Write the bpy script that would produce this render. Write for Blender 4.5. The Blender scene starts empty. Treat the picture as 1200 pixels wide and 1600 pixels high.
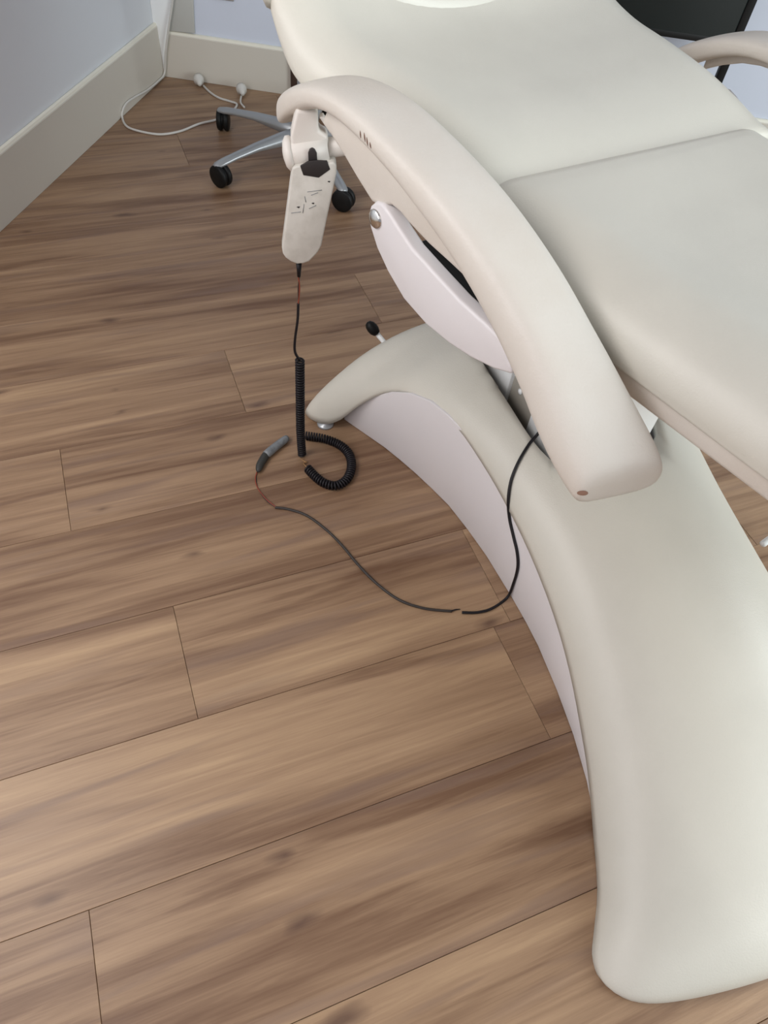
import bpy, bmesh, math, random
from mathutils import Vector, Matrix
from mathutils.bvhtree import BVHTree
S = bpy.context.scene
COL = S.collection
# ------------------------------------------------------------------ camera
F = 1094.83
RT = Vector((0.93338, -0.34939, 0.08207)).normalized()
FW = Vector((0.27355, 0.54453, -0.79288)).normalized()
UP = RT.cross(FW).normalized()
CP = Vector((0, 0, 1.0))
cam_d = bpy.data.cameras.new('camera'); cam = bpy.data.objects.new('camera', cam_d); COL.objects.link(cam)
cam_d.sensor_fit = 'VERTICAL'; cam_d.sensor_height = 36.0; cam_d.lens = F / 1600 * 36.0
cam_d.clip_start = .02; cam_d.clip_end = 50
cam.matrix_world = Matrix(((RT.x, UP.x, -FW.x, CP.x), (RT.y, UP.y, -FW.y, CP.y), (RT.z, UP.z, -FW.z, CP.z), (0, 0, 0, 1)))
S.camera = cam
# ------------------------------------------------------------------ light
S.view_settings.view_transform = 'Standard'; S.view_settings.look = 'None'
S.view_settings.gamma = 1; S.view_settings.use_curve_mapping = False
S.view_settings.exposure = 0.33
w = bpy.data.worlds.new('world'); S.world = w; w.use_nodes = True
w.node_tree.nodes['Background'].inputs[0].default_value = (.93, .94, 1, 1)
w.node_tree.nodes['Background'].inputs[1].default_value = .29
def area(name, loc, target, sx, sy, power, col):
    l = bpy.data.lights.new(name, 'AREA'); l.shape = 'RECTANGLE'; l.size = sx; l.size_y = sy
    l.energy = power; l.color = col
    o = bpy.data.objects.new(name, l); COL.objects.link(o); o.location = loc
    o.rotation_euler = (Vector(target) - Vector(loc)).to_track_quat('-Z', 'Y').to_euler()
    return o
area('window_light_right', (2.0, -.8, 1.05), (.75, .3, .2), 1.4, 1.2, 46, (.88, .98, 1))
area('window_light_left', (-1.15, -.2, 1.25), (.45, .7, .2), 1.1, 1.1, 8, (1, .94, .96))
area('added_fill_left', (-.72, .70, 1.35), (-.15, .75, 0), .6, .6, 8, (1, .96, .93))  # unseen light added for the bright patch on the left floor
area('added_fill_back', (.2, -1.4, 1.9), (.5, .8, .2), 1.6, 1.2, 4, (1, .97, .93))  # unseen fill added behind the camera

# ------------------------------------------------------------------ helpers
def ray(px, py): return FW * F + RT * (px - 600) - UP * (py - 800)
def PZ(px, py, z=0.0):
    d = ray(px, py); return CP + d * ((z - 1.0) / d.z)
def PP(px, py, o, n):
    d = ray(px, py); n = Vector(n); return CP + d * ((Vector(o) - CP).dot(n) / d.dot(n))
TH = math.radians(17)
U = Vector((math.cos(TH), math.sin(TH), 0)); W = Vector((-math.sin(TH), math.cos(TH), 0)); O = Vector((.645, .735, 0))
def L(a, b, z): return O + U * a + W * b + Vector((0, 0, z))
def PA(px, py, a):
    p = PP(px, py, O + U * a, U); d = p - O; return d.dot(W), p.z
def lerp(tab, x):
    if x <= tab[0][0]: return tab[0][1]
    for (x0, y0), (x1, y1) in zip(tab, tab[1:]):
        if x <= x1: return y0 + (y1 - y0) * (x - x0) / (x1 - x0)
    return tab[-1][1]
def smooth_tab(tab, x):                       # Catmull-Rom through a table
    n = len(tab)
    if x <= tab[0][0]: return tab[0][1]
    if x >= tab[-1][0]: return tab[-1][1]
    for i in range(n - 1):
        if x <= tab[i + 1][0]: break
    x0, y0 = tab[i]; x1, y1 = tab[i + 1]; h = x1 - x0
    def slope(j):
        if j == 0: return (tab[1][1] - tab[0][1]) / (tab[1][0] - tab[0][0])
        if j == n - 1: return (tab[-1][1] - tab[-2][1]) / (tab[-1][0] - tab[-2][0])
        return (tab[j + 1][1] - tab[j - 1][1]) / (tab[j + 1][0] - tab[j - 1][0])
    m0, m1 = slope(i) * h, slope(i + 1) * h; t = (x - x0) / h
    return (2*t**3 - 3*t*t + 1)*y0 + (t**3 - 2*t*t + t)*m0 + (-2*t**3 + 3*t*t)*y1 + (t**3 - t*t)*m1
def empty(name, loc, label=None, cat=None, group=None):
    o = bpy.data.objects.new(name, None); COL.objects.link(o); o.location = loc; o.empty_display_size = .05
    tag(o, label, cat, group); return o
def tag(o, label=None, cat=None, group=None, kind=None):
    for k, v in (('label', label), ('category', cat), ('group', group), ('kind', kind)):
        if v: o[k] = v
    return o
def worldloc(p):
    v = Vector((0, 0, 0))
    while p: v = v + p.location; p = p.parent
    return v
def mesh(name, verts, faces, mat, parent=None, smooth=True, mods=()):
    # vertices are given in world coordinates; origin goes to their centre
    c = sum((Vector(v) for v in verts), Vector()) / len(verts)
    me = bpy.data.meshes.new(name); me.from_pydata([tuple(Vector(v) - c) for v in verts], [], faces)
    bm = bmesh.new(); bm.from_mesh(me); bmesh.ops.recalc_face_normals(bm, faces=bm.faces); bm.to_mesh(me); bm.free()
    o = bpy.data.objects.new(name, me); COL.objects.link(o)
    if mat: me.materials.append(mat)
    if smooth:
        for p in me.polygons: p.use_smooth = True
    if parent: o.parent = parent; o.location = c - worldloc(parent)
    else: o.location = c
    for m in mods:
        md = o.modifiers.new(m[0], m[0])
        for k, v in m[1].items(): setattr(md, k, v)
    return o
def bevel(wd, seg=3): return ('BEVEL', {'width': wd, 'segments': seg, 'limit_method': 'ANGLE', 'angle_limit': .6})
def prism(name, pts, off, mat, parent=None, bw=.002, seg=2, smooth=True):
    n = len(pts); vs = [Vector(p) for p in pts] + [Vector(p) + Vector(off) for p in pts]
    fs = [list(range(n)), list(range(2*n - 1, n - 1, -1))] + [[i, (i+1) % n, (i+1) % n + n, i + n] for i in range(n)]
    return mesh(name, vs, fs, mat, parent, smooth, [bevel(bw, seg)] if bw else [])
def box(name, c, ax, ay, az, mat, parent=None, bw=.002):
    c = Vector(c); ax, ay, az = Vector(ax), Vector(ay), Vector(az)
    return prism(name, [c - ax - ay - az, c + ax - ay - az, c + ax + ay - az, c - ax + ay - az], az * 2, mat, parent, bw)
def tube_geo(path, rad, seg=10, caps=True):
    P = [Vector(p) for p in path]; n = len(P); vs = []; fs = []
    nrm = None
    for i, p in enumerate(P):
        t = (P[min(i+1, n-1)] - P[max(i-1, 0)]).normalized()
        if nrm is None:
            nrm = t.orthogonal().normalized()
        nrm = (nrm - t * nrm.dot(t)).normalized(); bn = t.cross(nrm)
        r = rad[i] if isinstance(rad, (list, tuple)) else rad
        for k in range(seg):
            a = 2*math.pi*k/seg; vs.append(p + nrm * math.cos(a) * r + bn * math.sin(a) * r)
    for i in range(n - 1):
        for k in range(seg):
            fs.append([i*seg + k, i*seg + (k+1) % seg, (i+1)*seg + (k+1) % seg, (i+1)*seg + k])
    if caps: fs.append(list(range(seg))[::-1]); fs.append([(n-1)*seg + k for k in range(seg)])
    return vs, fs
def tube(name, path, rad, mat, parent=None, seg=10):
    vs, fs = tube_geo(path, rad, seg); return mesh(name, vs, fs, mat, parent)
def spline(pts, n=8):
    P = [Vector(p) for p in pts]; out = []
    for i in range(len(P) - 1):
        p0 = P[max(i-1, 0)]; p1 = P[i]; p2 = P[i+1]; p3 = P[min(i+2, len(P)-1)]
        for k in range(n):
            t = k / n
            out.append(.5 * ((2*p1) + (p2 - p0)*t + (2*p0 - 5*p1 + 4*p2 - p3)*t*t + (-p0 + 3*p1 - 3*p2 + p3)*t**3))
    out.append(P[-1]); return out
def coil(path, R, pitch, r, name, mat, parent=None, per=12, seg=6):
    # helix wound round a path
    P = [Vector(p) for p in path]; d = [0]
    for a, b in zip(P, P[1:]): d.append(d[-1] + (b - a).length)
    N = int(d[-1] / pitch * per); nrm = None; pts = []; j = 0
    for i in range(N + 1):
        s = d[-1] * i / N
        while j < len(P) - 2 and d[j+1] < s: j += 1
        t = (P[j+1] - P[j]).normalized(); p = P[j] + t * (s - d[j])
        if nrm is None: nrm = t.orthogonal().normalized()
        nrm = (nrm - t * nrm.dot(t)).normalized(); bn = t.cross(nrm); a = 2*math.pi*i/per
        pts.append(p + nrm*math.cos(a)*R + bn*math.sin(a)*R)
    return tube(name, pts, r, mat, parent, seg)
def lathe(name, c, axis, prof, mat, parent=None, seg=24):
    axis = Vector(axis).normalized(); e = axis.orthogonal().normalized(); f = axis.cross(e); c = Vector(c)
    vs = []; fs = []; n = len(prof)
    for (r, h) in prof:
        for k in range(seg):
            a = 2*math.pi*k/seg; vs.append(c + axis*h + (e*math.cos(a) + f*math.sin(a))*max(r, 1e-5))
    for i in range(n - 1):
        for k in range(seg): fs.append([i*seg+k, i*seg+(k+1) % seg, (i+1)*seg+(k+1) % seg, (i+1)*seg+k])
    fs.append(list(range(seg))); fs.append([(n-1)*seg+k for k in range(seg)])
    return mesh(name, vs, fs, mat, parent)
def bvh_of(objs):
    dg = bpy.context.evaluated_depsgraph_get(); dg.update(); vs = []; fs = []
    for o in objs:
        e = o.evaluated_get(dg); me = e.to_mesh(); off = len(vs)
        loc = worldloc(o)
        vs += [v.co + loc for v in me.vertices]; fs += [[i + off for i in p.vertices] for p in me.polygons]
        e.to_mesh_clear()
    return BVHTree.FromPolygons(vs, fs)
def hit(tree, px, py, lift=0.0):
    d = ray(px, py).normalized(); h = tree.ray_cast(CP, d)
    if h[0] is None: return PZ(px, py, lift), Vector((0, 0, 1))
    n = h[1]
    if n.dot(d) > 0: n = -n
    return h[0] + n * lift, n
# ------------------------------------------------------------------ materials
def mat(name, col, rough=.5, metal=0, spec=.5, noise=0, nscale=20, bump=0, bscale=300, col2=None, coat=0):
    m = bpy.data.materials.new(name); m.use_nodes = True; nt = m.node_tree; b = nt.nodes['Principled BSDF']
    b.inputs['Base Color'].default_value = (*col, 1); b.inputs['Roughness'].default_value = rough
    b.inputs['Metallic'].default_value = metal; b.inputs['Specular IOR Level'].default_value = spec
    if coat: b.inputs['Coat Weight'].default_value = coat; b.inputs['Coat Roughness'].default_value = .3
    tc = nt.nodes.new('ShaderNodeTexCoord')
    if noise or col2:
        n = nt.nodes.new('ShaderNodeTexNoise'); n.inputs['Scale'].default_value = nscale; n.inputs['Detail'].default_value = 5
        nt.links.new(tc.outputs['Object'], n.inputs['Vector'])
        mx = nt.nodes.new('ShaderNodeMix'); mx.data_type = 'RGBA'
        c2 = col2 or tuple(c * (1 - noise) for c in col)
        mx.inputs[6].default_value = (*col, 1); mx.inputs[7].default_value = (*c2, 1)
        rp = nt.nodes.new('ShaderNodeMapRange'); rp.inputs[1].default_value = .42; rp.inputs[2].default_value = .68
        nt.links.new(n.outputs['Fac'], rp.inputs[0]); nt.links.new(rp.outputs[0], mx.inputs[0]); nt.links.new(mx.outputs[2], b.inputs['Base Color'])
    if bump:
        n2 = nt.nodes.new('ShaderNodeTexNoise'); n2.inputs['Scale'].default_value = bscale; n2.inputs['Detail'].default_value = 3
        nt.links.new(tc.outputs['Object'], n2.inputs['Vector'])
        bp = nt.nodes.new('ShaderNodeBump'); bp.inputs['Strength'].default_value = bump; bp.inputs['Distance'].default_value = .001
        nt.links.new(n2.outputs['Fac'], bp.inputs['Height']); nt.links.new(bp.outputs[0], b.inputs['Normal'])
    return m
M = {}
M['vinyl'] = mat('cream_vinyl', (.61, .58, .51), .42, noise=.07, nscale=5, bump=.25, bscale=420)
M['vinyl_arm'] = mat('cream_vinyl_worn', (.65, .60, .54), .48, noise=.08, nscale=9, bump=.35, bscale=300, col2=(.62, .56, .495))
M['white_panel'] = mat('white_painted_panel', (.70, .665, .67), .38, bump=.1, bscale=500)
M['white_metal'] = mat('white_metal', (.86, .87, .86), .35)
M['grey_metal'] = mat('grey_metal', (.38, .35, .30), .5)
M['plastic'] = mat('aged_white_plastic', (.70, .65, .60), .4, bump=.1)
M['plastic_dirty'] = mat('scuffed_white_plastic', (.62, .59, .54), .45, nscale=60, col2=(.55, .52, .47), bump=.1)
M['black'] = mat('black_rubber', (.006, .006, .006), .5, spec=.25)
M['black_hole'] = mat('black_recess', (.02, .015, .015), .6)
M['cord'] = mat('black_cord', (.009, .007, .009), .45, spec=.3)
M['cord_brown'] = mat('dusty_black_cord', (.03, .022, .018), .55)
M['red_wire'] = mat('red_wire', (.25, .045, .02), .5)
M['grey_tape'] = mat('grey_tape', (.20, .21, .22), .4, noise=.3, nscale=120)
M['dark_tape'] = mat('dark_tape', (.035, .034, .03), .6)
M['copper'] = mat('bare_copper', (.35, .2, .09), .4, .6)
M['chrome'] = mat('chrome', (.72, .70, .68), .16, 1)
M['silver'] = mat('silver_painted_metal', (.36, .37, .38), .35, .5)
M['scratch'] = mat('brown_scratch', (.16, .08, .05), .7)
M['foam'] = mat('torn_foam', (.30, .17, .12), .8)
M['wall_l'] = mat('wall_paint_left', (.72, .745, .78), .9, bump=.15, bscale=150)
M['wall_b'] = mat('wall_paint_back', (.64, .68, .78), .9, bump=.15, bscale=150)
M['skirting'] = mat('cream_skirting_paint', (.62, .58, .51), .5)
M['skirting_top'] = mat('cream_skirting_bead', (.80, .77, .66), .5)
M['white_cable'] = mat('white_cable', (.62, .60, .56), .5)
M['brown_wood'] = mat('dark_brown_wood', (.06, .035, .025), .5)
M['dark_panel'] = mat('dark_panel', (.008, .014, .015), .35)
M['subfloor'] = mat('brown_subfloor', (.11, .07, .05), .9)  # plain brown subfloor that shows in the plank joints

def wood():
    m = bpy.data.materials.new('oak_look_plank'); m.use_nodes = True; nt = m.node_tree; N = nt.nodes; K = nt.links
    b = N['Principled BSDF']
    geo = N.new('ShaderNodeNewGeometry'); oi = N.new('ShaderNodeObjectInfo')
    def math_(op, a, c=None):
        n = N.new('ShaderNodeMath'); n.operation = op
        for i, v in enumerate((a, c)):
            if v is None: continue
            if isinstance(v, (int, float)): n.inputs[i].default_value = v
            else: K.new(v, n.inputs[i])
        return n.outputs[0]
    comb = N.new('ShaderNodeCombineXYZ')
    K.new(math_('MULTIPLY', oi.outputs['Random'], 37.0), comb.inputs[0]); K.new(math_('MULTIPLY', oi.outputs['Random'], 91.0), comb.inputs[1])
    add = N.new('ShaderNodeVectorMath'); add.operation = 'ADD'; K.new(geo.outputs['Position'], add.inputs[0]); K.new(comb.outputs[0], add.inputs[1])
    def noise(sx, sy, det, rough, dist=0):
        mp = N.new('ShaderNodeMapping'); mp.inputs['Scale'].default_value = (sx, sy, 1); K.new(add.outputs[0], mp.inputs['Vector'])
        n = N.new('ShaderNodeTexNoise'); n.inputs['Scale'].default_value = 1; n.inputs['Detail'].default_value = det
        n.inputs['Roughness'].default_value = rough; n.inputs['Distortion'].default_value = dist
        K.new(mp.outputs[0], n.inputs['Vector']); return n.outputs['Fac']
    broad = noise(1.3, 15, 4, .55, .9); mid = noise(3.2, 75, 5, .65, .7); fine = noise(10, 420, 3, .6)
    blotch = noise(5, 9, 2, .5)
    v = math_('ADD', math_('MULTIPLY', broad, .62), math_('MULTIPLY', mid, .31))
    v = math_('ADD', v, math_('MULTIPLY', fine, .09))
    v = math_('ADD', v, math_('MULTIPLY', math_('SUBTRACT', oi.outputs['Random'], .5), .05))
    cr = N.new('ShaderNodeValToRGB'); K.new(v, cr.inputs[0]); e = cr.color_ramp.elements
    e[0].position = .37; e[0].color = (.150, .078, .042, 1); e[1].position = .68; e[1].color = (.420, .275, .160, 1)
    for p, c in ((.45, (.212, .122, .070, 1)), (.51, (.275, .168, .098, 1)), (.57, (.320, .200, .118, 1))):
        x = e.new(p); x.color = c
    # greyish purple bands
    mx = N.new('ShaderNodeMix'); mx.data_type = 'RGBA'; K.new(cr.outputs[0], mx.inputs[6]); mx.inputs[7].default_value = (.185, .115, .085, 1)
    mr = N.new('ShaderNodeMapRange'); mr.inputs[1].default_value = .55; mr.inputs[2].default_value = .72; mr.inputs[4].default_value = .55
    K.new(noise(2.2, 26, 2, .5, .8), mr.inputs[0]); K.new(mr.outputs[0], mx.inputs[0])
    # knots: few dark spots, stretched along the grain
    mp = N.new('ShaderNodeMapping'); mp.inputs['Scale'].default_value = (4.5, 12, 1); K.new(add.outputs[0], mp.inputs['Vector'])
    nd = N.new('ShaderNodeTexNoise'); nd.inputs['Scale'].default_value = 3; K.new(mp.outputs[0], nd.inputs['Vector'])
    ad2 = N.new('ShaderNodeMixRGB'); ad2.blend_type = 'LINEAR_LIGHT'; ad2.inputs[0].default_value = .12
    K.new(mp.outputs[0], ad2.inputs[1]); K.new(nd.outputs['Color'], ad2.inputs[2])
    vo = N.new('ShaderNodeTexVoronoi'); vo.voronoi_dimensions = '2D'; vo.inputs['Scale'].default_value = 1; K.new(ad2.outputs[0], vo.inputs['Vector'])
    sep = N.new('ShaderNodeSeparateColor'); K.new(vo.outputs['Color'], sep.inputs[0])
    rad = math_('MULTIPLY', math_('SUBTRACT', sep.outputs[0], .70), .45)
    kn = N.new('ShaderNodeMapRange'); K.new(math_('SUBTRACT', rad, vo.outputs['Distance']), kn.inputs[0])
    kn.inputs[1].default_value = -.02; kn.inputs[2].default_value = .10; kn.inputs[4].default_value = .75
    mk = N.new('ShaderNodeMix'); mk.data_type = 'RGBA'; K.new(kn.outputs[0], mk.inputs[0]); K.new(mx.outputs[2], mk.inputs[6]); mk.inputs[7].default_value = (.085, .042, .028, 1)
    K.new(mk.outputs[2], b.inputs['Base Color'])
    b.inputs['Roughness'].default_value = .42; b.inputs['Specular IOR Level'].default_value = .45
    bp = N.new('ShaderNodeBump'); bp.inputs['Strength'].default_value = .12; bp.inputs['Distance'].default_value = .001
    K.new(fine, bp.inputs['Height']); K.new(bp.outputs[0], b.inputs['Normal'])
    return m
M['wood'] = wood()
# ------------------------------------------------------------------ room
A0 = Vector((.281, 2.557, 0)); D1 = Vector((-.551, -.835, 0)).normalized(); D2 = Vector((.879, -.477, 0)).normalized()
LL, LB = 3.9, 3.9
poly = [A0, A0 + D1*LL, A0 + D1*LL + D2*LB, A0 + D2*LB]
floor = mesh('floor', [p + Vector((0, 0, -.012)) for p in poly], [[0, 1, 2, 3]], M['subfloor'], smooth=False)
tag(floor, kind='structure')
def clip(pts, poly):
    # keep what lies inside a convex polygon (given counter-clockwise)
    out = pts
    for i in range(len(poly)):
        a, b = poly[i], poly[(i+1) % len(poly)]
        src, out = out, []
        if not src: return []
        side = lambda p: (b.x - a.x)*(p[1] - a.y) - (b.y - a.y)*(p[0] - a.x)
        for j in range(len(src)):
            p, q = src[j], src[(j+1) % len(src)]; sp, sq = side(p), side(q)
            if sp >= 0: out.append(p)
            if sp * sq < 0:
                t = sp / (sp - sq); out.append((p[0] + (q[0]-p[0])*t, p[1] + (q[1]-p[1])*t))
    return out
PW, PL, G = .19405, 1.02, .00025
joints = {-6: .6, -5: .25, -4: .72, -3: .5, -2: .75, -1: .529, 0: .17, 1: -.177, 2: .56, 3: -.043, 4: .434, 5: -.215, 6: .60, 7: -.05, 8: .5, 9: .1, 10: .35, 11: -.2, 12: .3, 13: 0, 14: .4}
for k in range(-8, 15):
    y1 = 1.1914 - k*PW; y0 = y1 - PW; jx = joints.get(k, .2*k)
    cuts = sorted([jx + i*PL for i in range(-5, 6)] + ([.465] if k == 3 else []))
    for x0, x1 in zip(cuts, cuts[1:]):
        pg = clip([(x0+G, y0+G), (x1-G, y0+G), (x1-G, y1-G), (x0+G, y1-G)], poly)
        if len(pg) < 3: continue
        ar = abs(sum(pg[j][0]*pg[(j+1) % len(pg)][1] - pg[(j+1) % len(pg)][0]*pg[j][1] for j in range(len(pg))))/2
        if ar < .0005: continue
        n = len(pg); c = (sum(p[0] for p in pg)/n, sum(p[1] for p in pg)/n)
        ins = [(c[0] + (p[0]-c[0]) - math.copysign(.0004, p[0]-c[0]), p[1] - math.copysign(.0004, p[1]-c[1])) for p in pg]
        vs = [(p[0], p[1], -.010) for p in pg] + [(p[0], p[1], -.0006) for p in pg] + [(p[0], p[1], 0) for p in ins]
        fs = [[j + 2*n for j in range(n)]]
        for s in (0, n): fs += [[s+j, s+(j+1) % n, s+n+(j+1) % n, s+n+j] for j in range(n)]
        mesh('plank', vs, fs, M['wood'], floor, smooth=False)
N1 = Vector((-D1.y, D1.x, 0));  N1 = N1 if N1.dot(CP - A0) > 0 else -N1      # into the room
N2 = Vector((-D2.y, D2.x, 0));  N2 = N2 if N2.dot(Vector((0, 0, 0)) - A0) > 0 else -N2
HW = 2.2
def wall(name, a, b, n, m):
    o = prism(name, [a - Vector((0, 0, .012)), b - Vector((0, 0, .012)), b + Vector((0, 0, HW)), a + Vector((0, 0, HW))], -n*.08, m, None, 0, smooth=False)
    return tag(o, kind='structure')
wall('wall_left', A0 - D2*.0 , A0 + D1*LL, N1, M['wall_l'])
wall('wall_back', A0 + N1*0, A0 + D2*LB, N2, M['wall_b'])
wall('wall_right', A0 + D2*LB, A0 + D2*LB + D1*LL, -D2, M['wall_l'])
def skirting(name, a, b, n, h):
    prof = [(0, 0), (.010, 0), (.010, h - .008), (.007, h - .002), (.003, h), (0, h)]
    t = (b - a).normalized(); vs = []; m = len(prof)
    for q in (a, b):
        for d, z in prof: vs.append(q + n*(d + .0002) + Vector((0, 0, z)))
    fs = [[i, (i+1) % m, (i+1) % m + m, i + m] for i in range(m)] + [list(range(m)), list(range(2*m-1, m-1, -1))]
    o = mesh(name, vs, fs, M['skirting'], smooth=False, mods=[bevel(.001, 2)]); tag(o, kind='structure')
    v2 = []
    for q in (a, b):
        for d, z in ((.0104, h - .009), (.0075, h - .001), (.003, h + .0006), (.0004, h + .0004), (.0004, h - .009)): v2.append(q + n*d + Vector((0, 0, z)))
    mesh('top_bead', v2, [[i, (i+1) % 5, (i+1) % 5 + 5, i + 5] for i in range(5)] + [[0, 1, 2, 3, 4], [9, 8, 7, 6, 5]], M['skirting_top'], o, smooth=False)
    return o
# the back wall's skirting stops at a brown door post
skirting('baseboard_left', A0 + N2*.011, A0 + D1*LL, N1, .150)
skirting('baseboard_back', A0, A0 + D2*.423, N2, .131)
prism('trim_2', [A0 + D2*.4235 + N2*.0005, A0 + D2*.475 + N2*.0005, A0 + D2*.475 + N2*.0005 + Vector((0, 0, 2.1)), A0 + D2*.4235 + N2*.0005 + Vector((0, 0, 2.1))], N2*.02, M['brown_wood'], None, .002)
tag(bpy.data.objects['trim_2'], kind='structure')
skirting('baseboard_back', A0 + D2*.476, A0 + D2*LB, N2, .131)
# brightly lit sliver of wall beside the cable, built as a white tapering strip
def wp(px, py, off=.0): return PP(px, py, A0 + N2*off, N2)
st = prism('lit_wall_strip', [wp(230, -30, .013), wp(271, -30, .013), wp(262, 48, .013), wp(256, 114, .013), wp(253, 114, .013), wp(241, 48, .013)], -N2*.0125, mat('lit_wall_white', (.90, .92, .92), .5), None, .0005)
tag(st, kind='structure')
bd = prism('corner_panel', [wp(265, -30, .008), wp(300, -30, .008), wp(304, 52, .008), wp(262, 48, .008)], -N2*.0072, mat('cream_corner', (.50, .50, .47), .7), None, .0005)  # thin cream panel next to the white strip, greyer than the wall
tag(bd, kind='structure'); bd.name = 'trim_3'

# ------------------------------------------------------------------ treatment chair
XC = .66
chair = empty('treatment_chair', (.66, .5, 0), 'large cream vinyl treatment chair with swept arched base and padded armrests', 'chair')
# base pad: rows along y.  (y, half width, seam z, crown z, end bow, shape exponent)
rows = [(-.0645, .300, .001, .001, 1.0, .5), (-.063, .309, .001, .022, 1.0, .5), (-.055, .314, .001, .045, .96, .5), (-.035, .309, .001, .066, .85, .5), (-.012, .292, .001, .078, .6, .5),
        (.025, .265, .001, .090, .35, .5), (.087, .236, .006, .112, .1, .5), (.151, .213, .026, .134, 0, .5), (.214, .198, .050, .157, 0, .5),
        (.284, .186, .080, .180, 0, .5), (.361, .178, .107, .202, 0, .5), (.454, .176, .134, .222, 0, .5), (.543, .182, .158, .236, 0, .5),
        (.620, .191, .174, .243, 0, .5), (.690, .203, .184, .245, 0, .55), (.753, .222, .182, .243, 0, .6), (.810, .244, .162, .238, 0, .65),
        (.850, .268, .128, .232, 0, .75), (.880, .300, .078, .227, 0, .75), (.898, .328, .032, .224, 0, .75), (.915, .353, .010, .219, 0, .8), (.938, .374, .006, .206, 0, .85),
        (.956, .380, .006, .178, 0, .9), (.966, .376, .006, .115, 0, .95), (.969, .352, .006, .020, 0, 1.0)]
NU = 48; SUB = 3
def rowat(t):
    i = min(int(t), len(rows) - 2); f = t - i
    r0, r1, r2, r3 = rows[max(i-1, 0)], rows[i], rows[i+1], rows[min(i+2, len(rows)-1)]
    return [.5*((2*b) + (c-a)*f + (2*a - 5*b + 4*c - d)*f*f + (-a + 3*b - 3*c + d)*f**3) for a, b, c, d in zip(r0, r1, r2, r3)]
vs = []; fs = []; nr = (len(rows) - 1)*SUB + 1
for r in range(nr):
    y, hw, zs, zc, bow, ex = rowat(r/SUB)
    for j in range(NU + 1):
        s = -1 + 2*j/NU; u = math.copysign(1 - (1 - abs(s))**1.6, s)
        p = 2.6 + .9*max(0, (ex - .5)*2)
        z = zs + max(0, zc - zs) * max(0, (1 - abs(u)**p))**ex
        lip = max(0, min(1, (y - .80)/.12))*max(0, min(1, (.969 - y)/.012)); z += .020*lip*math.sqrt(max(0, 1 - abs(u)**30))*(1 if zc - zs > .03 else 0)*math.exp(-(1 - abs(u))/.09)
        drop = bow*(.032*math.sqrt(max(0, 1 - abs(u)**16)) + .043*(1 - u*u))
        vs.append((XC + u*hw, y - drop, z))
for r in range(nr - 1):
    for j in range(NU):
        a = r*(NU+1) + j; fs.append([a, a+1, a+NU+2, a+NU+1])
pad = mesh('base_cushion', vs, fs, M['vinyl'], chair)
# opening for the lift column (cut through the crown), then a thickness
me = pad.data; bm = bmesh.new(); bm.from_mesh(me); c0 = worldloc(pad)
def slotf(x, y): return abs((x - .645)/.112)**4 + abs((y - .690)/.165)**4
def wx(v): return v.co.x + c0.x, v.co.y + c0.y
kill = [v for v in bm.verts if slotf(*wx(v)) < 1 and v.co.z + c0.z > .12]
bmesh.ops.delete(bm, geom=kill, context='VERTS')
for v in bm.verts:                        # snap the rim onto the smooth outline
    if v.is_boundary:
        x, y = wx(v); s = slotf(x, y)
        if s < 2.2:
            k = s**(1/4); v.co.x = .645 + (x - .645)/k - c0.x; v.co.y = .690 + (y - .690)/k - c0.y
bm.normal_update()
if sum(f.normal.z for f in bm.faces) < 0: bmesh.ops.reverse_faces(bm, faces=bm.faces)
bm.to_mesh(me); bm.free()
md = pad.modifiers.new('s', 'SOLIDIFY'); md.thickness = .010; md.offset = -1
# side panels
seam = [(.349, .926, .030), (.356, .913, .050), (.368, .891, .074), (.384, .862, .112), (.400, .833, .143), (.417, .795, .170), (.434, .753, .186), (.449, .71, .189), (.463, .666, .184), (.474, .605, .172), (.482, .543, .158),
        (.487, .454, .134), (.488, .405, .121), (.487, .361, .107), (.479, .284, .080), (.468, .214, .050), (.453, .151, .027), (.441, .115, .014), (.432, .087, .006)]
for sgn in (1, -1):
    q = lambda x: x if sgn == 1 else 2*XC - x
    vs = []; n = len(seam)
    for inset in (0, .012):
        for (x, y, z) in seam: vs += [Vector((q(x + inset), y, .001)), Vector((q(x + inset + .001), y, max(z + max(.003, min(.009, .003 + (.66 - y)*.03)), .008)))]
    fs = []
    for i in range(n - 1):
        a = 2*i; b = 2*n + 2*i
        fs += [[a, a+1, a+3, a+2], [b, b+2, b+3, b+1], [a, a+2, b+2, b], [a+1, b+1, b+3, a+3]]
    fs += [[0, 2*n, 2*n+1, 1], [2*n-2, 2*n-1, 4*n-1, 4*n-2]]
    mesh('side_panel', vs, fs, M['white_panel'], chair, mods=[bevel(.0015, 2)])
for x, y in ((.310, .924), (2*XC - .310, .924)):
    lathe('levelling_foot', (x, y, .0), (0, 0, 1), [(.016, 0), (.0165, .002), (.015, .005), (.006, .006), (.006, .012)], M['silver'], chair)
# lift column: white posts with a grey recess between
def bx(name, x0, x1, y0, y1, z0, z1, m, parent=chair, bw=.002):
    return box(name, ((x0+x1)/2, (y0+y1)/2, (z0+z1)/2), ((x1-x0)/2, 0, 0), (0, (y1-y0)/2, 0), (0, 0, (z1-z0)/2), m, parent, bw)
bx('column_cover', .560, .70, .722, .845, .02, .44, M['white_metal'])
bx('column_cover', .560, .70, .532, .645, .02, .44, M['white_metal'])
core = bx('lift_column', .567, .69, .645, .722, .02, .46, M['grey_metal'], bw=.001)
pc = PP(813, 612, (.567, 0, 0), (1, 0, 0))
lathe('bolt', pc + Vector((.0005, 0, 0)), (-1, 0, 0), [(.0055, 0), (.005, .002), (.002, .003)], M['white_metal'], core, 16)
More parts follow.
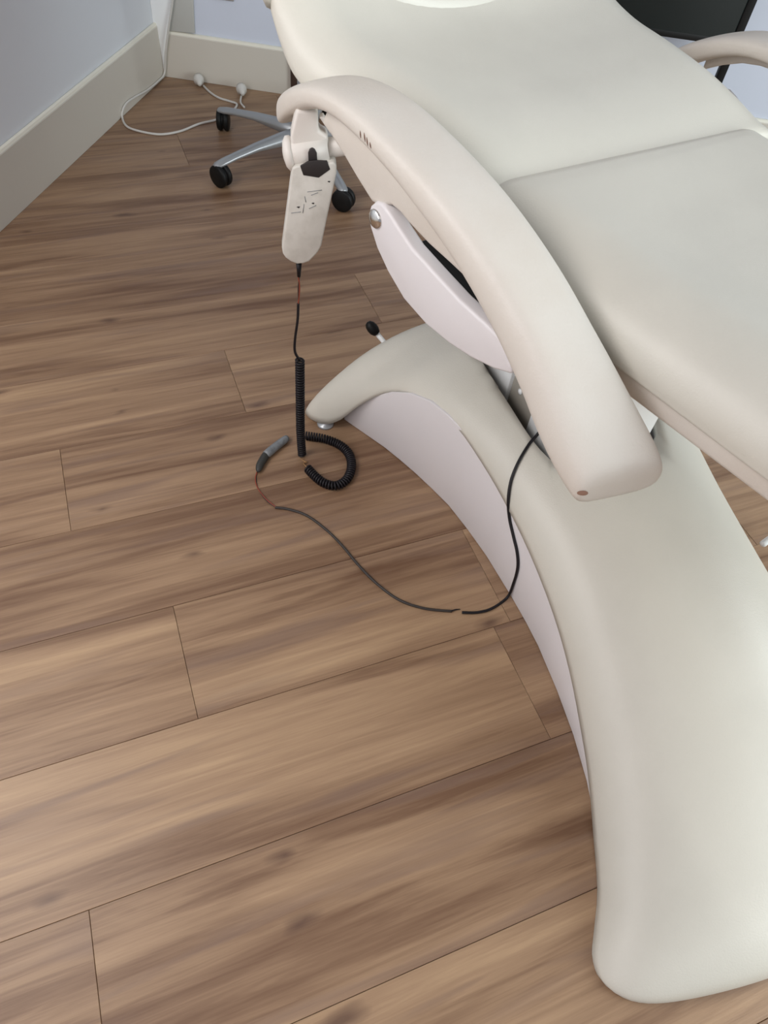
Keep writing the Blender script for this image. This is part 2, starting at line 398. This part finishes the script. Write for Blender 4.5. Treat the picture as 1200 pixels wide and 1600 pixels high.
# black block added below the seat to darken the gap under the armrest
vs = []
gap_block = prism('dark_gap_block', [L(-.314, -.22, .485), L(.28, -.22, .485), L(.28, .05, .485), L(-.314, .05, .485)], Vector((0, 0, .045)), M['black'], chair, .004)

# seat cushion -------------------------------------------------------------
def loft(name, secs, m, parent, cap=True):
    n = len(secs[0]); vs = [p for s in secs for p in s]; fs = []
    for i in range(len(secs) - 1):
        for k in range(n): fs.append([i*n+k, i*n+(k+1) % n, (i+1)*n+(k+1) % n, (i+1)*n+k])
    if cap: fs += [list(range(n)), [(len(secs)-1)*n+k for k in range(n)]]
    return mesh(name, vs, fs, m, parent)
def section(hw, zt, zb, rt, rb, crown=0, nt=26, rfrac=1.0):
    # closed ring in (a, z): flat-ish top, rounded upper edges rt wide, small lower edges rb
    pts = []
    h = (zt - zb)
    rz = min(rt*.9*rfrac, h*.82)
    for k in range(nt + 1):                       # top, left to right
        s = -1 + 2*k/nt; a = s*(hw - rt); pts.append((a, zt + crown*(1 - s*s)))
    for k in range(1, 10):
        t = k/10*math.pi/2; pts.append((hw - rt + rt*math.sin(t), zt - rz + rz*math.cos(t)))
    pts.append((hw, zt - rz)); pts.append((hw - .001, zb + rb))
    for k in range(1, 4):
        t = k/4*math.pi/2; pts.append((hw - rb + rb*math.cos(t), zb + rb - rb*math.sin(t)))
    pts.append((hw - rb, zb)); pts.append((-(hw - rb), zb))
    for k in range(3, 0, -1):
        t = k/4*math.pi/2; pts.append((-(hw - rb + rb*math.cos(t)), zb + rb - rb*math.sin(t)))
    pts.append((-(hw - .001), zb + rb)); pts.append((-hw, zt - rz))
    for k in range(9, 0, -1):
        t = k/10*math.pi/2; pts.append((-(hw - rt + rt*math.sin(t)), zt - rz + rz*math.cos(t)))
    return pts
def shear(a, b, amt=1): return b - amt*(.014 + .15*a)
seat_st = [(.016, .245, .57, .56, .03), (.014, .25, .585, .535, .05), (.006, .252, .594, .53, .06), (-.008, .254, .599, .523, .07), (-.03, .255, .600, .52, .08), (-.10, .256, .598, .52, .085), (-.2, .256, .594, .52, .085),
           (-.3, .256, .595, .52, .085), (-.4, .256, .598, .52, .085), (-.5, .255, .598, .52, .085), (-.7, .25, .592, .515, .085), (-.85, .245, .585, .51, .08), (-1.0, .235, .575, .505, .07), (-1.06, .22, .56, .505, .05), (-1.08, .20, .535, .51, .02)]
secs = []
for i in range((len(seat_st) - 1)*4 + 1):
    t = i/4; j = min(int(t), len(seat_st)-2); f = t - j
    r = [seat_st[j][k] + (seat_st[j+1][k] - seat_st[j][k])*f for k in range(5)]
    b, hw, zt, zb, rt = r; fade = max(0, min(1, 1 + (b)/.16))
    dish = -.010 * max(0, min(1, -b/.12)) * max(0, min(1, (b + .7)/.3))
    secs.append([L(a, shear(a, b, fade), z) for a, z in section(hw, zt, zb, rt, .008, crown=dish)])
seat = loft('seat_cushion', secs, M['vinyl'], chair)
md = seat.modifiers.new('s', 'SUBSURF'); md.levels = 1; md.render_levels = 1
sf = prism('seat_frame', [L(-.25, -.02, .493), L(.25, -.02, .493), L(.236, -1.0, .493), L(-.236, -1.0, .493)], Vector((0, 0, .032)), M['vinyl_arm'], chair, .006, 3)
# backrest -----------------------------------------------------------------
back_st = [(-.014, .254, .565, .535, .02, .014), (-.012, .260, .584, .532, .035, .014), (-.004, .263, .593, .533, .05, .014), (.015, .265, .600, .537, .06, .014), (.05, .267, .614, .548, .065, .014), (.10, .269, .629, .562, .065, .013), (.16, .272, .640, .574, .065, .010), (.22, .277, .648, .585, .065, .005),
           (.28, .290, .660, .598, .065, 0), (.32, .299, .678, .613, .065, 0), (.35, .300, .705, .642, .065, 0), (.375, .300, .738, .678, .065, 0), (.42, .30, .79, .73, .065, 0), (.50, .30, .85, .79, .065, 0), (.60, .28, .90, .84, .06, 0), (.66, .24, .93, .87, .05, 0), (.68, .20, .93, .89, .03, 0)]
secs = []
for i in range((len(back_st) - 1)*4 + 1):
    t = i/4; j = min(int(t), len(back_st)-2); f = t - j
    r0, r1, r2, r3 = back_st[max(j-1, 0)], back_st[j], back_st[j+1], back_st[min(j+2, len(back_st)-1)]
    b, hw, zt, zb, rt, ca = [.5*((2*q) + (r-p)*f + (2*p - 5*q + 4*r - s)*f*f + (-p + 3*q - 3*r + s)*f**3) for p, q, r, s in zip(r0, r1, r2, r3)]
    fade = max(0, min(1, 1 - b/.2)); dish = -.012*max(0, min(1, b/.15))
    secs.append([L(a + ca, shear(a, b, fade), z) for a, z in section(hw, zt, zb, rt, .010, crown=dish)])
back = loft('backrest', secs, M['vinyl'], chair)
md = back.modifiers.new('s', 'SUBSURF'); md.levels = 1; md.render_levels = 1
# head pad lying on the upper backrest
tree_b = bvh_of([back])
def top_z(a, b):
    p = L(a, b, 1.5); h = tree_b.ray_cast(p, Vector((0, 0, -1))); return h[0].z if h[0] else .7
hv = []; hf = []; na, nb = 24, 14
for j in range(nb + 1):
    for i in range(na + 1):
        s = -1 + 2*i/na; t = j/nb
        a = s*.235; b0 = .305 + 1.1*a*a; b = b0 + t*(.62 - b0)
        e = min(1, (1 - abs(s))/.16, t/.07, (1 - t)/.07 + .01); z = top_z(a, b) - .002 + .006*math.sqrt(max(0, 1 - (1 - max(0, e))**2))
        hv.append(L(a, b, z))
for j in range(nb):
    for i in range(na):
        k = j*(na+1) + i; hf.append([k, k+1, k+na+2, k+na+1])
hp = mesh('head_pad', hv, hf, M['vinyl'], chair); hp.modifiers.new('s', 'SOLIDIFY').thickness = .004
wing = loft('side_flap', [[L(-.300 + .012*math.cos(t), .366 + k*.2, .698 + k*.24 + .022*math.sin(t)) for t in [x*math.pi/6 for x in range(12)]] for k in (0, .02, .2, .6, 1)], M['vinyl'], chair)
# armrests -----------------------------------------------------------------
top_tab = [(-.328, .476), (-.325, .488), (-.31, .504), (-.25, .547), (-.20, .577), (-.15, .602), (-.10, .624), (-.05, .641), (0, .653), (.05, .661), (.10, .667), (.15, .667), (.20, .659), (.25, .640), (.29, .617), (.315, .596), (.325, .580)]
bot_tab = [(-.328, .452), (-.325, .444), (-.31, .447), (-.25, .474), (-.20, .506), (-.15, .539), (-.10, .568), (-.05, .592), (0, .610), (.05, .625), (.10, .634), (.15, .638), (.20, .630), (.25, .606), (.29, .579), (.315, .565), (.325, .573)]
hw_tab = [(-.328, .042), (-.326, .0455), (-.318, .0475), (-.28, .048), (-.20, .047), (-.10, .045), (0, .044), (.10, .043), (.18, .040), (.24, .036), (.28, .030), (.305, .023), (.318, .015), (.325, .004)]
bs = [-.328, -.3275, -.326, -.323, -.319, -.314, -.308] + [-.30 + .02*i for i in range(30)] + [.29, .30, .307, .314, .319, .323, .325]
bs = sorted(set(round(b, 4) for b in bs))
DZR = .012; DBR = -.112
def arm(sgn):
    secs = []
    for b in bs:
        zt, zb, hw = smooth_tab(top_tab, b), smooth_tab(bot_tab, b), max(.003, smooth_tab(hw_tab, b)); s = []
        if sgn > 0: zt -= DZR; zb -= DZR
        cz = (zt + zb)/2; hz = max(.002, (zt - zb)/2); ca = (.317 if sgn < 0 else .372) - .006*max(0, b/.3) + .007*max(0, min(1, (-b - .15)/.12))
        for k in range(28):
            t = 2*math.pi*k/28; c, d = math.cos(t), math.sin(t)
            a = math.copysign(abs(c)**.5, c)*hw; z = math.copysign(abs(d)**.72, d)*hz
            sh = .016*a/.045*max(0, min(1, (-b - .2)/.1))
            s.append(L(sgn*(ca + a), b + sh + (DBR if sgn > 0 else 0), cz + z))
        secs.append(s)
    p = loft('armrest', secs, M['vinyl_arm'], chair)
    p.modifiers.new('s', 'SUBSURF').levels = 1; p.modifiers['s'].render_levels = 1
    # upholstered support below the pad
    low = [PA(x, y, -.338) for x, y in ((500, 192), (514, 210), (535, 243), (556, 279), (580, 318), (594, 322), (610, 322), (624, 334), (637, 350), (667, 382), (700, 412), (733, 443), (750, 468), (775, 500))]
    pts = low + [(-.20, .520), (-.15, .575), (-.05, .622), (.05, .645), (.12, .648), (.19, .635)]
    if sgn > 0:
        bb = [-.25 + .03*i for i in range(18)]
        pts = [(b + DBR, smooth_tab(bot_tab, b) - .014 - DZR) for b in bb] + [(b + DBR, smooth_tab(bot_tab, b) + .012 - DZR) for b in bb[::-1]]
    prism('armrest_support', [L(sgn*(.338 if sgn < 0 else .40), b, z) for b, z in pts], U*(-sgn*.03), M['vinyl_arm'], p, .006, 3)
    return p
armL = arm(-1); armR = arm(1)
# linkage plate with its bolt
def plate(sgn):
    a0 = -.342
    up = [PA(x, y, a0) for x, y in ((574, 336), (578, 322), (586, 315), (596, 318), (608, 334), (621, 355), (643, 388), (680, 429), (717, 469), (761, 509), (780, 528))]
    dn = [PA(x, y, a0) for x, y in ((800, 586), (770, 577), (735, 560), (700, 537), (665, 508), (630, 468), (605, 425), (588, 388), (578, 356))]
    pts = up + [(-.165, .515)] + dn
    o = prism('linkage_plate', [L(sgn*-a0, b, z) for b, z in pts], U*(-sgn*.020), M['white_panel'], chair, .004, 3)
    b, z = PA(587, 342, a0)
    lathe('bolt', L(sgn*-a0, b, z), U*sgn, [(.0115, -.002), (.0115, .001), (.0095, .003), (.005, .0045), (.001, .005)], M['chrome'], o, 24)
plate(-1); plate(1)
# foot levers
def rod_px(p0, z0, p1, z1, r, m, name, par): return tube(name, [PZ(*p0, z0), PZ(*p1, z1)], r, m, par)
K = PZ(582, 513, .13); E2 = PZ(630, 570, .06)
lv = tube('foot_lever', [K + (E2-K)*.12, E2], .0048, M['white_metal'], chair)
d = (K - E2).normalized()
kn = lathe('knob', K, d, [(.003, -.015), (.0075, -.013), (.0105, -.006), (.011, .001), (.0095, .009), (.006, .014), (.001, .016)], M['black'], lv)
K2 = PZ(1192, 850, .05); E3 = PZ(1240, 815, .05)
lv2 = tube('foot_lever', [K2, E3], .006, M['white_metal'], chair)
# small marks on the armrest
tree_a = bvh_of([armL])
for x0, y0, x1, y1 in ((563, 204, 564, 216), (569, 207, 571, 222), (573, 214, 575, 228), (578, 222, 580, 232)):
    pts = [hit(tree_a, x0 + (x1-x0)*k/4, y0 + (y1-y0)*k/4, .0001)[0] for k in range(5)]
    tube('scratch', pts, [.0002, .0007, .0009, .0007, .0002], M['scratch'], armL, 6)
ring = [hit(tree_a, 911 + 8*math.cos(t)*(1.2 if math.cos(t) < 0 else 1), 770 + 4.0*math.sin(t), .0004)[0] for t in [k*math.pi/6 for k in range(12)]]
cen = hit(tree_a, 911, 770, .0010)[0]
mesh('torn_corner', ring + [cen], [[k, (k+1) % 12, 12] for k in range(12)], M['foam'], armL)

# controller bracket under the arm tip
QH = Vector((.247, .857, .5)); NH = Vector((-.27, -.963, 0)).normalized(); RH = Vector((.963, -.27, 0)).normalized()
def ph(px, py, off=0.0): return PP(px, py, QH + NH*off, NH)
br = prism('holder_bracket', [ph(x, y, -.002) for x, y in ((463, 172), (458, 196), (454, 214), (456, 240), (463, 256), (512, 244), (513, 214), (498, 205), (497, 176))], -NH*.026, M['plastic'], chair, .004, 3)
c1, c2 = ph(457, 239, -.012), ph(513, 231, -.012)
ax = (c2 - c1).normalized()
lathe('pivot', c1, ax, [(.018, 0), (.0185, .002), (.0185, (c2-c1).length)], M['plastic'], br)
lathe('pivot_knob', c1 - ax*.009, ax, [(.006, -.003), (.015, -.001), (.0205, .003), (.0205, .008), (.0185, .010)], M['plastic'], br)
c3 = ph(540, 227, -.018)
tube('link_rod', [c2 - ax*.002, c3, c3 + ax*.01], .012, M['plastic'], br, 20)
prism('clip', [ph(x, y, -.004) for x, y in ((499, 184), (505, 182), (519, 203), (516, 209))], -NH*.012, M['plastic'], br, .001)

# hand controller -----------------------------------------------------------
hc = empty('hand_controller', ph(470, 412), 'scuffed white hand controller hanging from bracket under the left armrest', 'remote control')
outl = [(456.5, 264), (440.5, 388), (442, 397), (446, 403), (454, 409), (464, 413), (474, 412), (483, 409), (491, 401), (497, 394), (502, 385), (519, 304), (526, 271), (526, 259), (522, 254), (514, 254), (470, 259), (462, 260)]
body = prism('controller_body', [ph(x, y, .012) for x, y in outl], -NH*.022, M['plastic_dirty'], hc, .003, 3)
prism('dark_recess', [ph(x, y, .0126) for x, y in ((469, 260), (481, 253), (492, 251.5), (511, 252), (516, 265), (498, 278), (474, 274))], -NH*.003, M['black_hole'], hc, .0005)
prism('hanging_slot', [ph(x, y, .0085) for x, y in ((482, 254), (481.5, 240), (484, 235), (488, 233.5), (492, 235), (495, 240), (496, 254))], -NH*.006, M['black_hole'], hc, .0005)
for x, y, sx, sy in ((466, 324, 2.8, 1.3), (489, 318, 2.4, 1.3), (514, 284, 2.2, 1.2)):
    prism('scuff', [ph(x - sx, y, .0123), ph(x - sx*.3, y - sy, .0123), ph(x + sx, y - sy*.8, .0123), ph(x + sx*.4, y + sy, .0123)], -NH*.001, M['black_hole'], hc, 0)
for p0, p1 in (((455, 333), (470, 331)), ((473, 333), (475, 319)), ((476, 307), (478, 316)), ((483, 326), (494, 321)), ((480, 300), (503, 297)), ((486, 305), (497, 301))):
    tube('scuff', [ph(*p0, .0122), ph(*p1, .0122)], .0004, M['grey_tape'], hc, 5)
def pv(px, py): return PP(px, py, QH, NH)       # on the vertical plane the cord hangs in
tube('strain_relief', [pv(467, 411), pv(467, 432)], [.0042, .0026], M['cord'], hc)
tube('red_wire', spline([pv(466, 430), pv(468, 450), pv(466, 476)]), .0011, M['red_wire'], hc, 6)
tube('dark_wire', spline([pv(468, 430), pv(466, 452), pv(467, 476)]), .0009, M['cord_brown'], hc, 6)
tube('cord', spline([pv(466, 474), pv(465, 500), pv(461, 530), pv(461, 550), pv(468, 562)]), .0022, M['cord'], hc, 8)
coil(spline([pv(468.5, 562), pv(469, 620), pv(469.5, 670), pv(472, 711)]), .0064, .0056, .0019, 'coiled_cord', M['cord'], hc)
def onfl(pts, z): return [PZ(x, y, z) for x, y in pts]
cl = empty('coiled_cord', PZ(515, 725), 'loop of black coiled cord lying on the floor below the controller', 'cord')
coil(spline(onfl([(480, 731), (490, 742), (505, 754), (524, 759), (541, 750), (549, 731), (546, 711), (532, 696), (508, 686), (478, 681)], .008)), .0070, .0050, .0021, 'coil', M['cord'], cl)
tube('bare_wire', spline(onfl([(471, 717), (476, 721), (480, 722), (474, 724), (480, 730)], .003)), .0011, M['copper'], cl, 6)
# cord with taped connector lying on the floor
fc = empty('taped_cord', PZ(520, 830), 'thin black cord on the floor ending in a grey taped connector', 'cord')
tube('cord', spline(onfl([(430, 793), (452, 796), (480, 806), (510, 828), (535, 853), (560, 883), (590, 913), (625, 938), (665, 951), (706, 955)], .0023)), [.0023]*73, M['cord_brown'], fc, 8)
tube('frayed_end', onfl([(704, 955), (712, 952.5), (719, 952)], .0023), [.0016, .0012, .0006], M['cord'], fc, 6)
tube('red_wire', spline(onfl([(432, 793), (416, 780), (403, 763), (399, 748), (403, 734)], .0018)), .0011, M['red_wire'], fc, 6)
tube('dark_wire', spline(onfl([(434, 794), (418, 784), (404, 765), (400, 749), (402, 734)], .0016)), .0008, M['cord_brown'], fc, 6)
tube('dark_tape', spline(onfl([(403, 737), (407, 725), (417, 709)], .007), 5), [.0022, .004, .0055, .0065, .007, .0072, .0074, .0076, .0076, .0076, .0078], M['dark_tape'], fc, 12)
tube('connector', spline(onfl([(415, 711), (432, 697), (449, 684)], .0082), 4), [.0076, .008, .0082, .008, .0078, .0078, .0076, .0072, .0060], M['grey_tape'], fc, 14)
# cable from the column draped over the base to the floor
tree_c = bvh_of([pad] + [o for o in chair.children if o.name.startswith('side_panel')])
cp = [PP(858, 655, (.562, 0, 0), (1, 0, 0)), PP(848, 668, (.552, 0, 0), (1, 0, 0)), PP(838, 681, (.543, 0, 0), (1, 0, 0))]
for x, y in ((826, 696), (811, 722), (800, 750), (796, 780), (798, 808), (804, 836), (810, 862), (811, 886), (804, 912), (792, 934), (768, 951), (745, 957), (722, 957)):
    p, n = hit(tree_c, x, y, .0026); cp.append(p)
tube('control_cable', spline(cp, 6), .0024, M['cord'], chair, 8)['label'] = 'thin black cable hanging over the base edge'

# ------------------------------------------------------------------ stool base at the back
ST = Vector((.572, 1.944, 0))
stool = empty('swivel_stool', ST, 'silver five-star stool base on black castors behind the chair', 'stool')
hubo = lathe('hub', ST, (0, 0, 1), [(.020, .052), (.034, .056), (.036, .085), (.024, .10), (.018, .11), (.018, .36), (.012, .36), (.012, .50)], M['silver'], stool)
prof_s = [(.01, .500), (.12, .502), (.145, .510), (.150, .525), (.145, .545), (.12, .555), (.01, .557)]
lathe('seat', ST, (0, 0, 1), prof_s, M['black'], stool, 32)
for k, ang in enumerate((131.7, -160, -86, -14, 60)):
    t = math.radians(ang); e = Vector((math.cos(t), math.sin(t), 0)); f = Vector((-e.y, e.x, 0)); vs = []; secs = []
    for r_, hw, zt, zb in ((.02, .020, .092, .055), (.08, .0185, .090, .062), (.16, .0155, .083, .066), (.23, .0135, .074, .060), (.265, .0135, .069, .054), (.285, .0125, .064, .052), (.293, .008, .060, .053)):
        secs.append([ST + e*r_ + f*s*hw + Vector((0, 0, z)) for s, z in ((-1, zb), (-1, zb + (zt-zb)*.55), (-.6, zt - .003), (-.3, zt), (.3, zt), (.6, zt - .003), (1, zb + (zt-zb)*.55), (1, zb))])
    lg = loft('leg', secs, M['silver'], stool)
    lg.modifiers.new('b', 'BEVEL').width = .002
    # twin-wheel castor
    ca = t + (0.9, .2, -.8, .4, 1.5)[k]; wv = Vector((math.cos(ca), math.sin(ca), 0)); tr = Vector((-wv.y, wv.x, 0))
    if k == 0: wv = Vector((.93, -.36, 0)).normalized(); tr = Vector((-wv.y, wv.x, 0))
    cc = ST + e*.2783 + tr*.004 + Vector((0, 0, .0295))
    cst = empty('castor', cc - stool.location, None); cst.parent = stool
    for sg in (-1, 1):
        lathe('wheel', cc + wv*sg*.0095 - wv*.0075, wv, [(.006, 0), (.025, .0005), (.0285, .003), (.0293, .0075), (.0285, .012), (.025, .0145), (.006, .015)], M['black'], cst, 28)
    lathe('fork_cover', cc - wv*.007, wv, [(.018, 0), (.0235, .002), (.0235, .012), (.018, .014)], M['black'], cst, 20)
    tube('stem', [ST + e*.2783 + Vector((0, 0, .040)), ST + e*.2783 + Vector((0, 0, .058))], .006, M['chrome'], cst, 12)
# ------------------------------------------------------------------ cables and plugs by the back wall
wc = empty('power_cable', PZ(250, 200), 'long white cable looped on the floor in the room corner with its round plug', 'cable')
tube('cable', spline([wp(272, -40, .020), wp(270, 0, .020), wp(264, 40, .022), wp(259, 80, .024), PZ(257, 114, .016)] +
     [PP(x, y, A0 + N1*.015, N1) for x, y in ((247, 127), (230, 141), (212, 151), (199, 160), (192, 171))] + onfl([(191, 184), (199, 198), (222, 206), (252, 210), (282, 205), (310, 194), (335, 188), (352, 182), (364, 173), (370, 163), (358, 158), (342, 153), (328, 144), (318, 134)], .0032)), .0032, M['white_cable'], wc, 8)
def plug(px, py, par):
    c = PZ(px, py, .016)
    dv = (N2*.8 + D2*.35 + Vector((0, 0, -.12))).normalized()
    return lathe('plug', c - dv*.020, dv, [(.010, 0), (.0155, .001), (.0165, .010), (.0155, .018), (.009, .026), (.0055, .038)], M['white_cable'], par)
plug(311, 127, wc)
pc2 = empty('power_plug', PZ(378, 146), 'small white plug by the back skirting board behind the stool leg', 'plug')
plug(378, 142, pc2)
tube('plug_cable', spline(onfl([(377, 150), (376, 160), (382, 168)], .006), 6), .0028, M['white_cable'], pc2, 8)
# wall socket just at the top edge of the picture
sc = wp(347, -12, .004); so = empty('wall_socket', sc, 'grey wall socket low on the back wall', 'socket')
upz = Vector((0, 0, 1))
box('face_plate', sc + upz*.012, D2*.034, N2*.004, upz*.030, mat('socket_plate', (.35, .33, .32), .5), so, .002)
lathe('socket_well', sc + N2*.0035 + upz*.012, N2, [(.018, 0), (.018, .0015), (.016, .0016)], M['grey_metal'], so, 20)
# dark framed panel standing behind the backrest
BN = N2; bo = A0 + N2*.16
def bp(px, py, off=0): return PP(px, py, bo + BN*off, BN)
top = 1.0
pb = bp(1092, 57); right = bp(1168, 50)
a1 = pb - D2*.24; zb = pb.z
dk = empty('dark_display', Vector((right.x, right.y, 0)), 'black framed dark panel standing behind the right armrest', 'display board')
bm_l = [a1, Vector((right.x, right.y, 0))]
r0 = Vector((right.x, right.y, 0)) - D2*.030; l0 = r0 - D2*.46
prism('panel', [l0 + upz*zb, r0 + upz*zb, r0 + upz*top, l0 + upz*top], -BN*.02, M['dark_panel'], dk, .003)
for q in (r0, l0 - D2*.022):
    prism('post', [q + upz*.0, q + D2*.022 + upz*.0, q + D2*.022 + upz*(top + .02), q + upz*(top + .02)], -BN*.022, M['black'], dk, .003)
prism('bottom_rail', [l0 + upz*(zb - .012), r0 + upz*(zb - .012), r0 + upz*(zb + .004), l0 + upz*(zb + .004)], -BN*.022, M['black'], dk, .002)
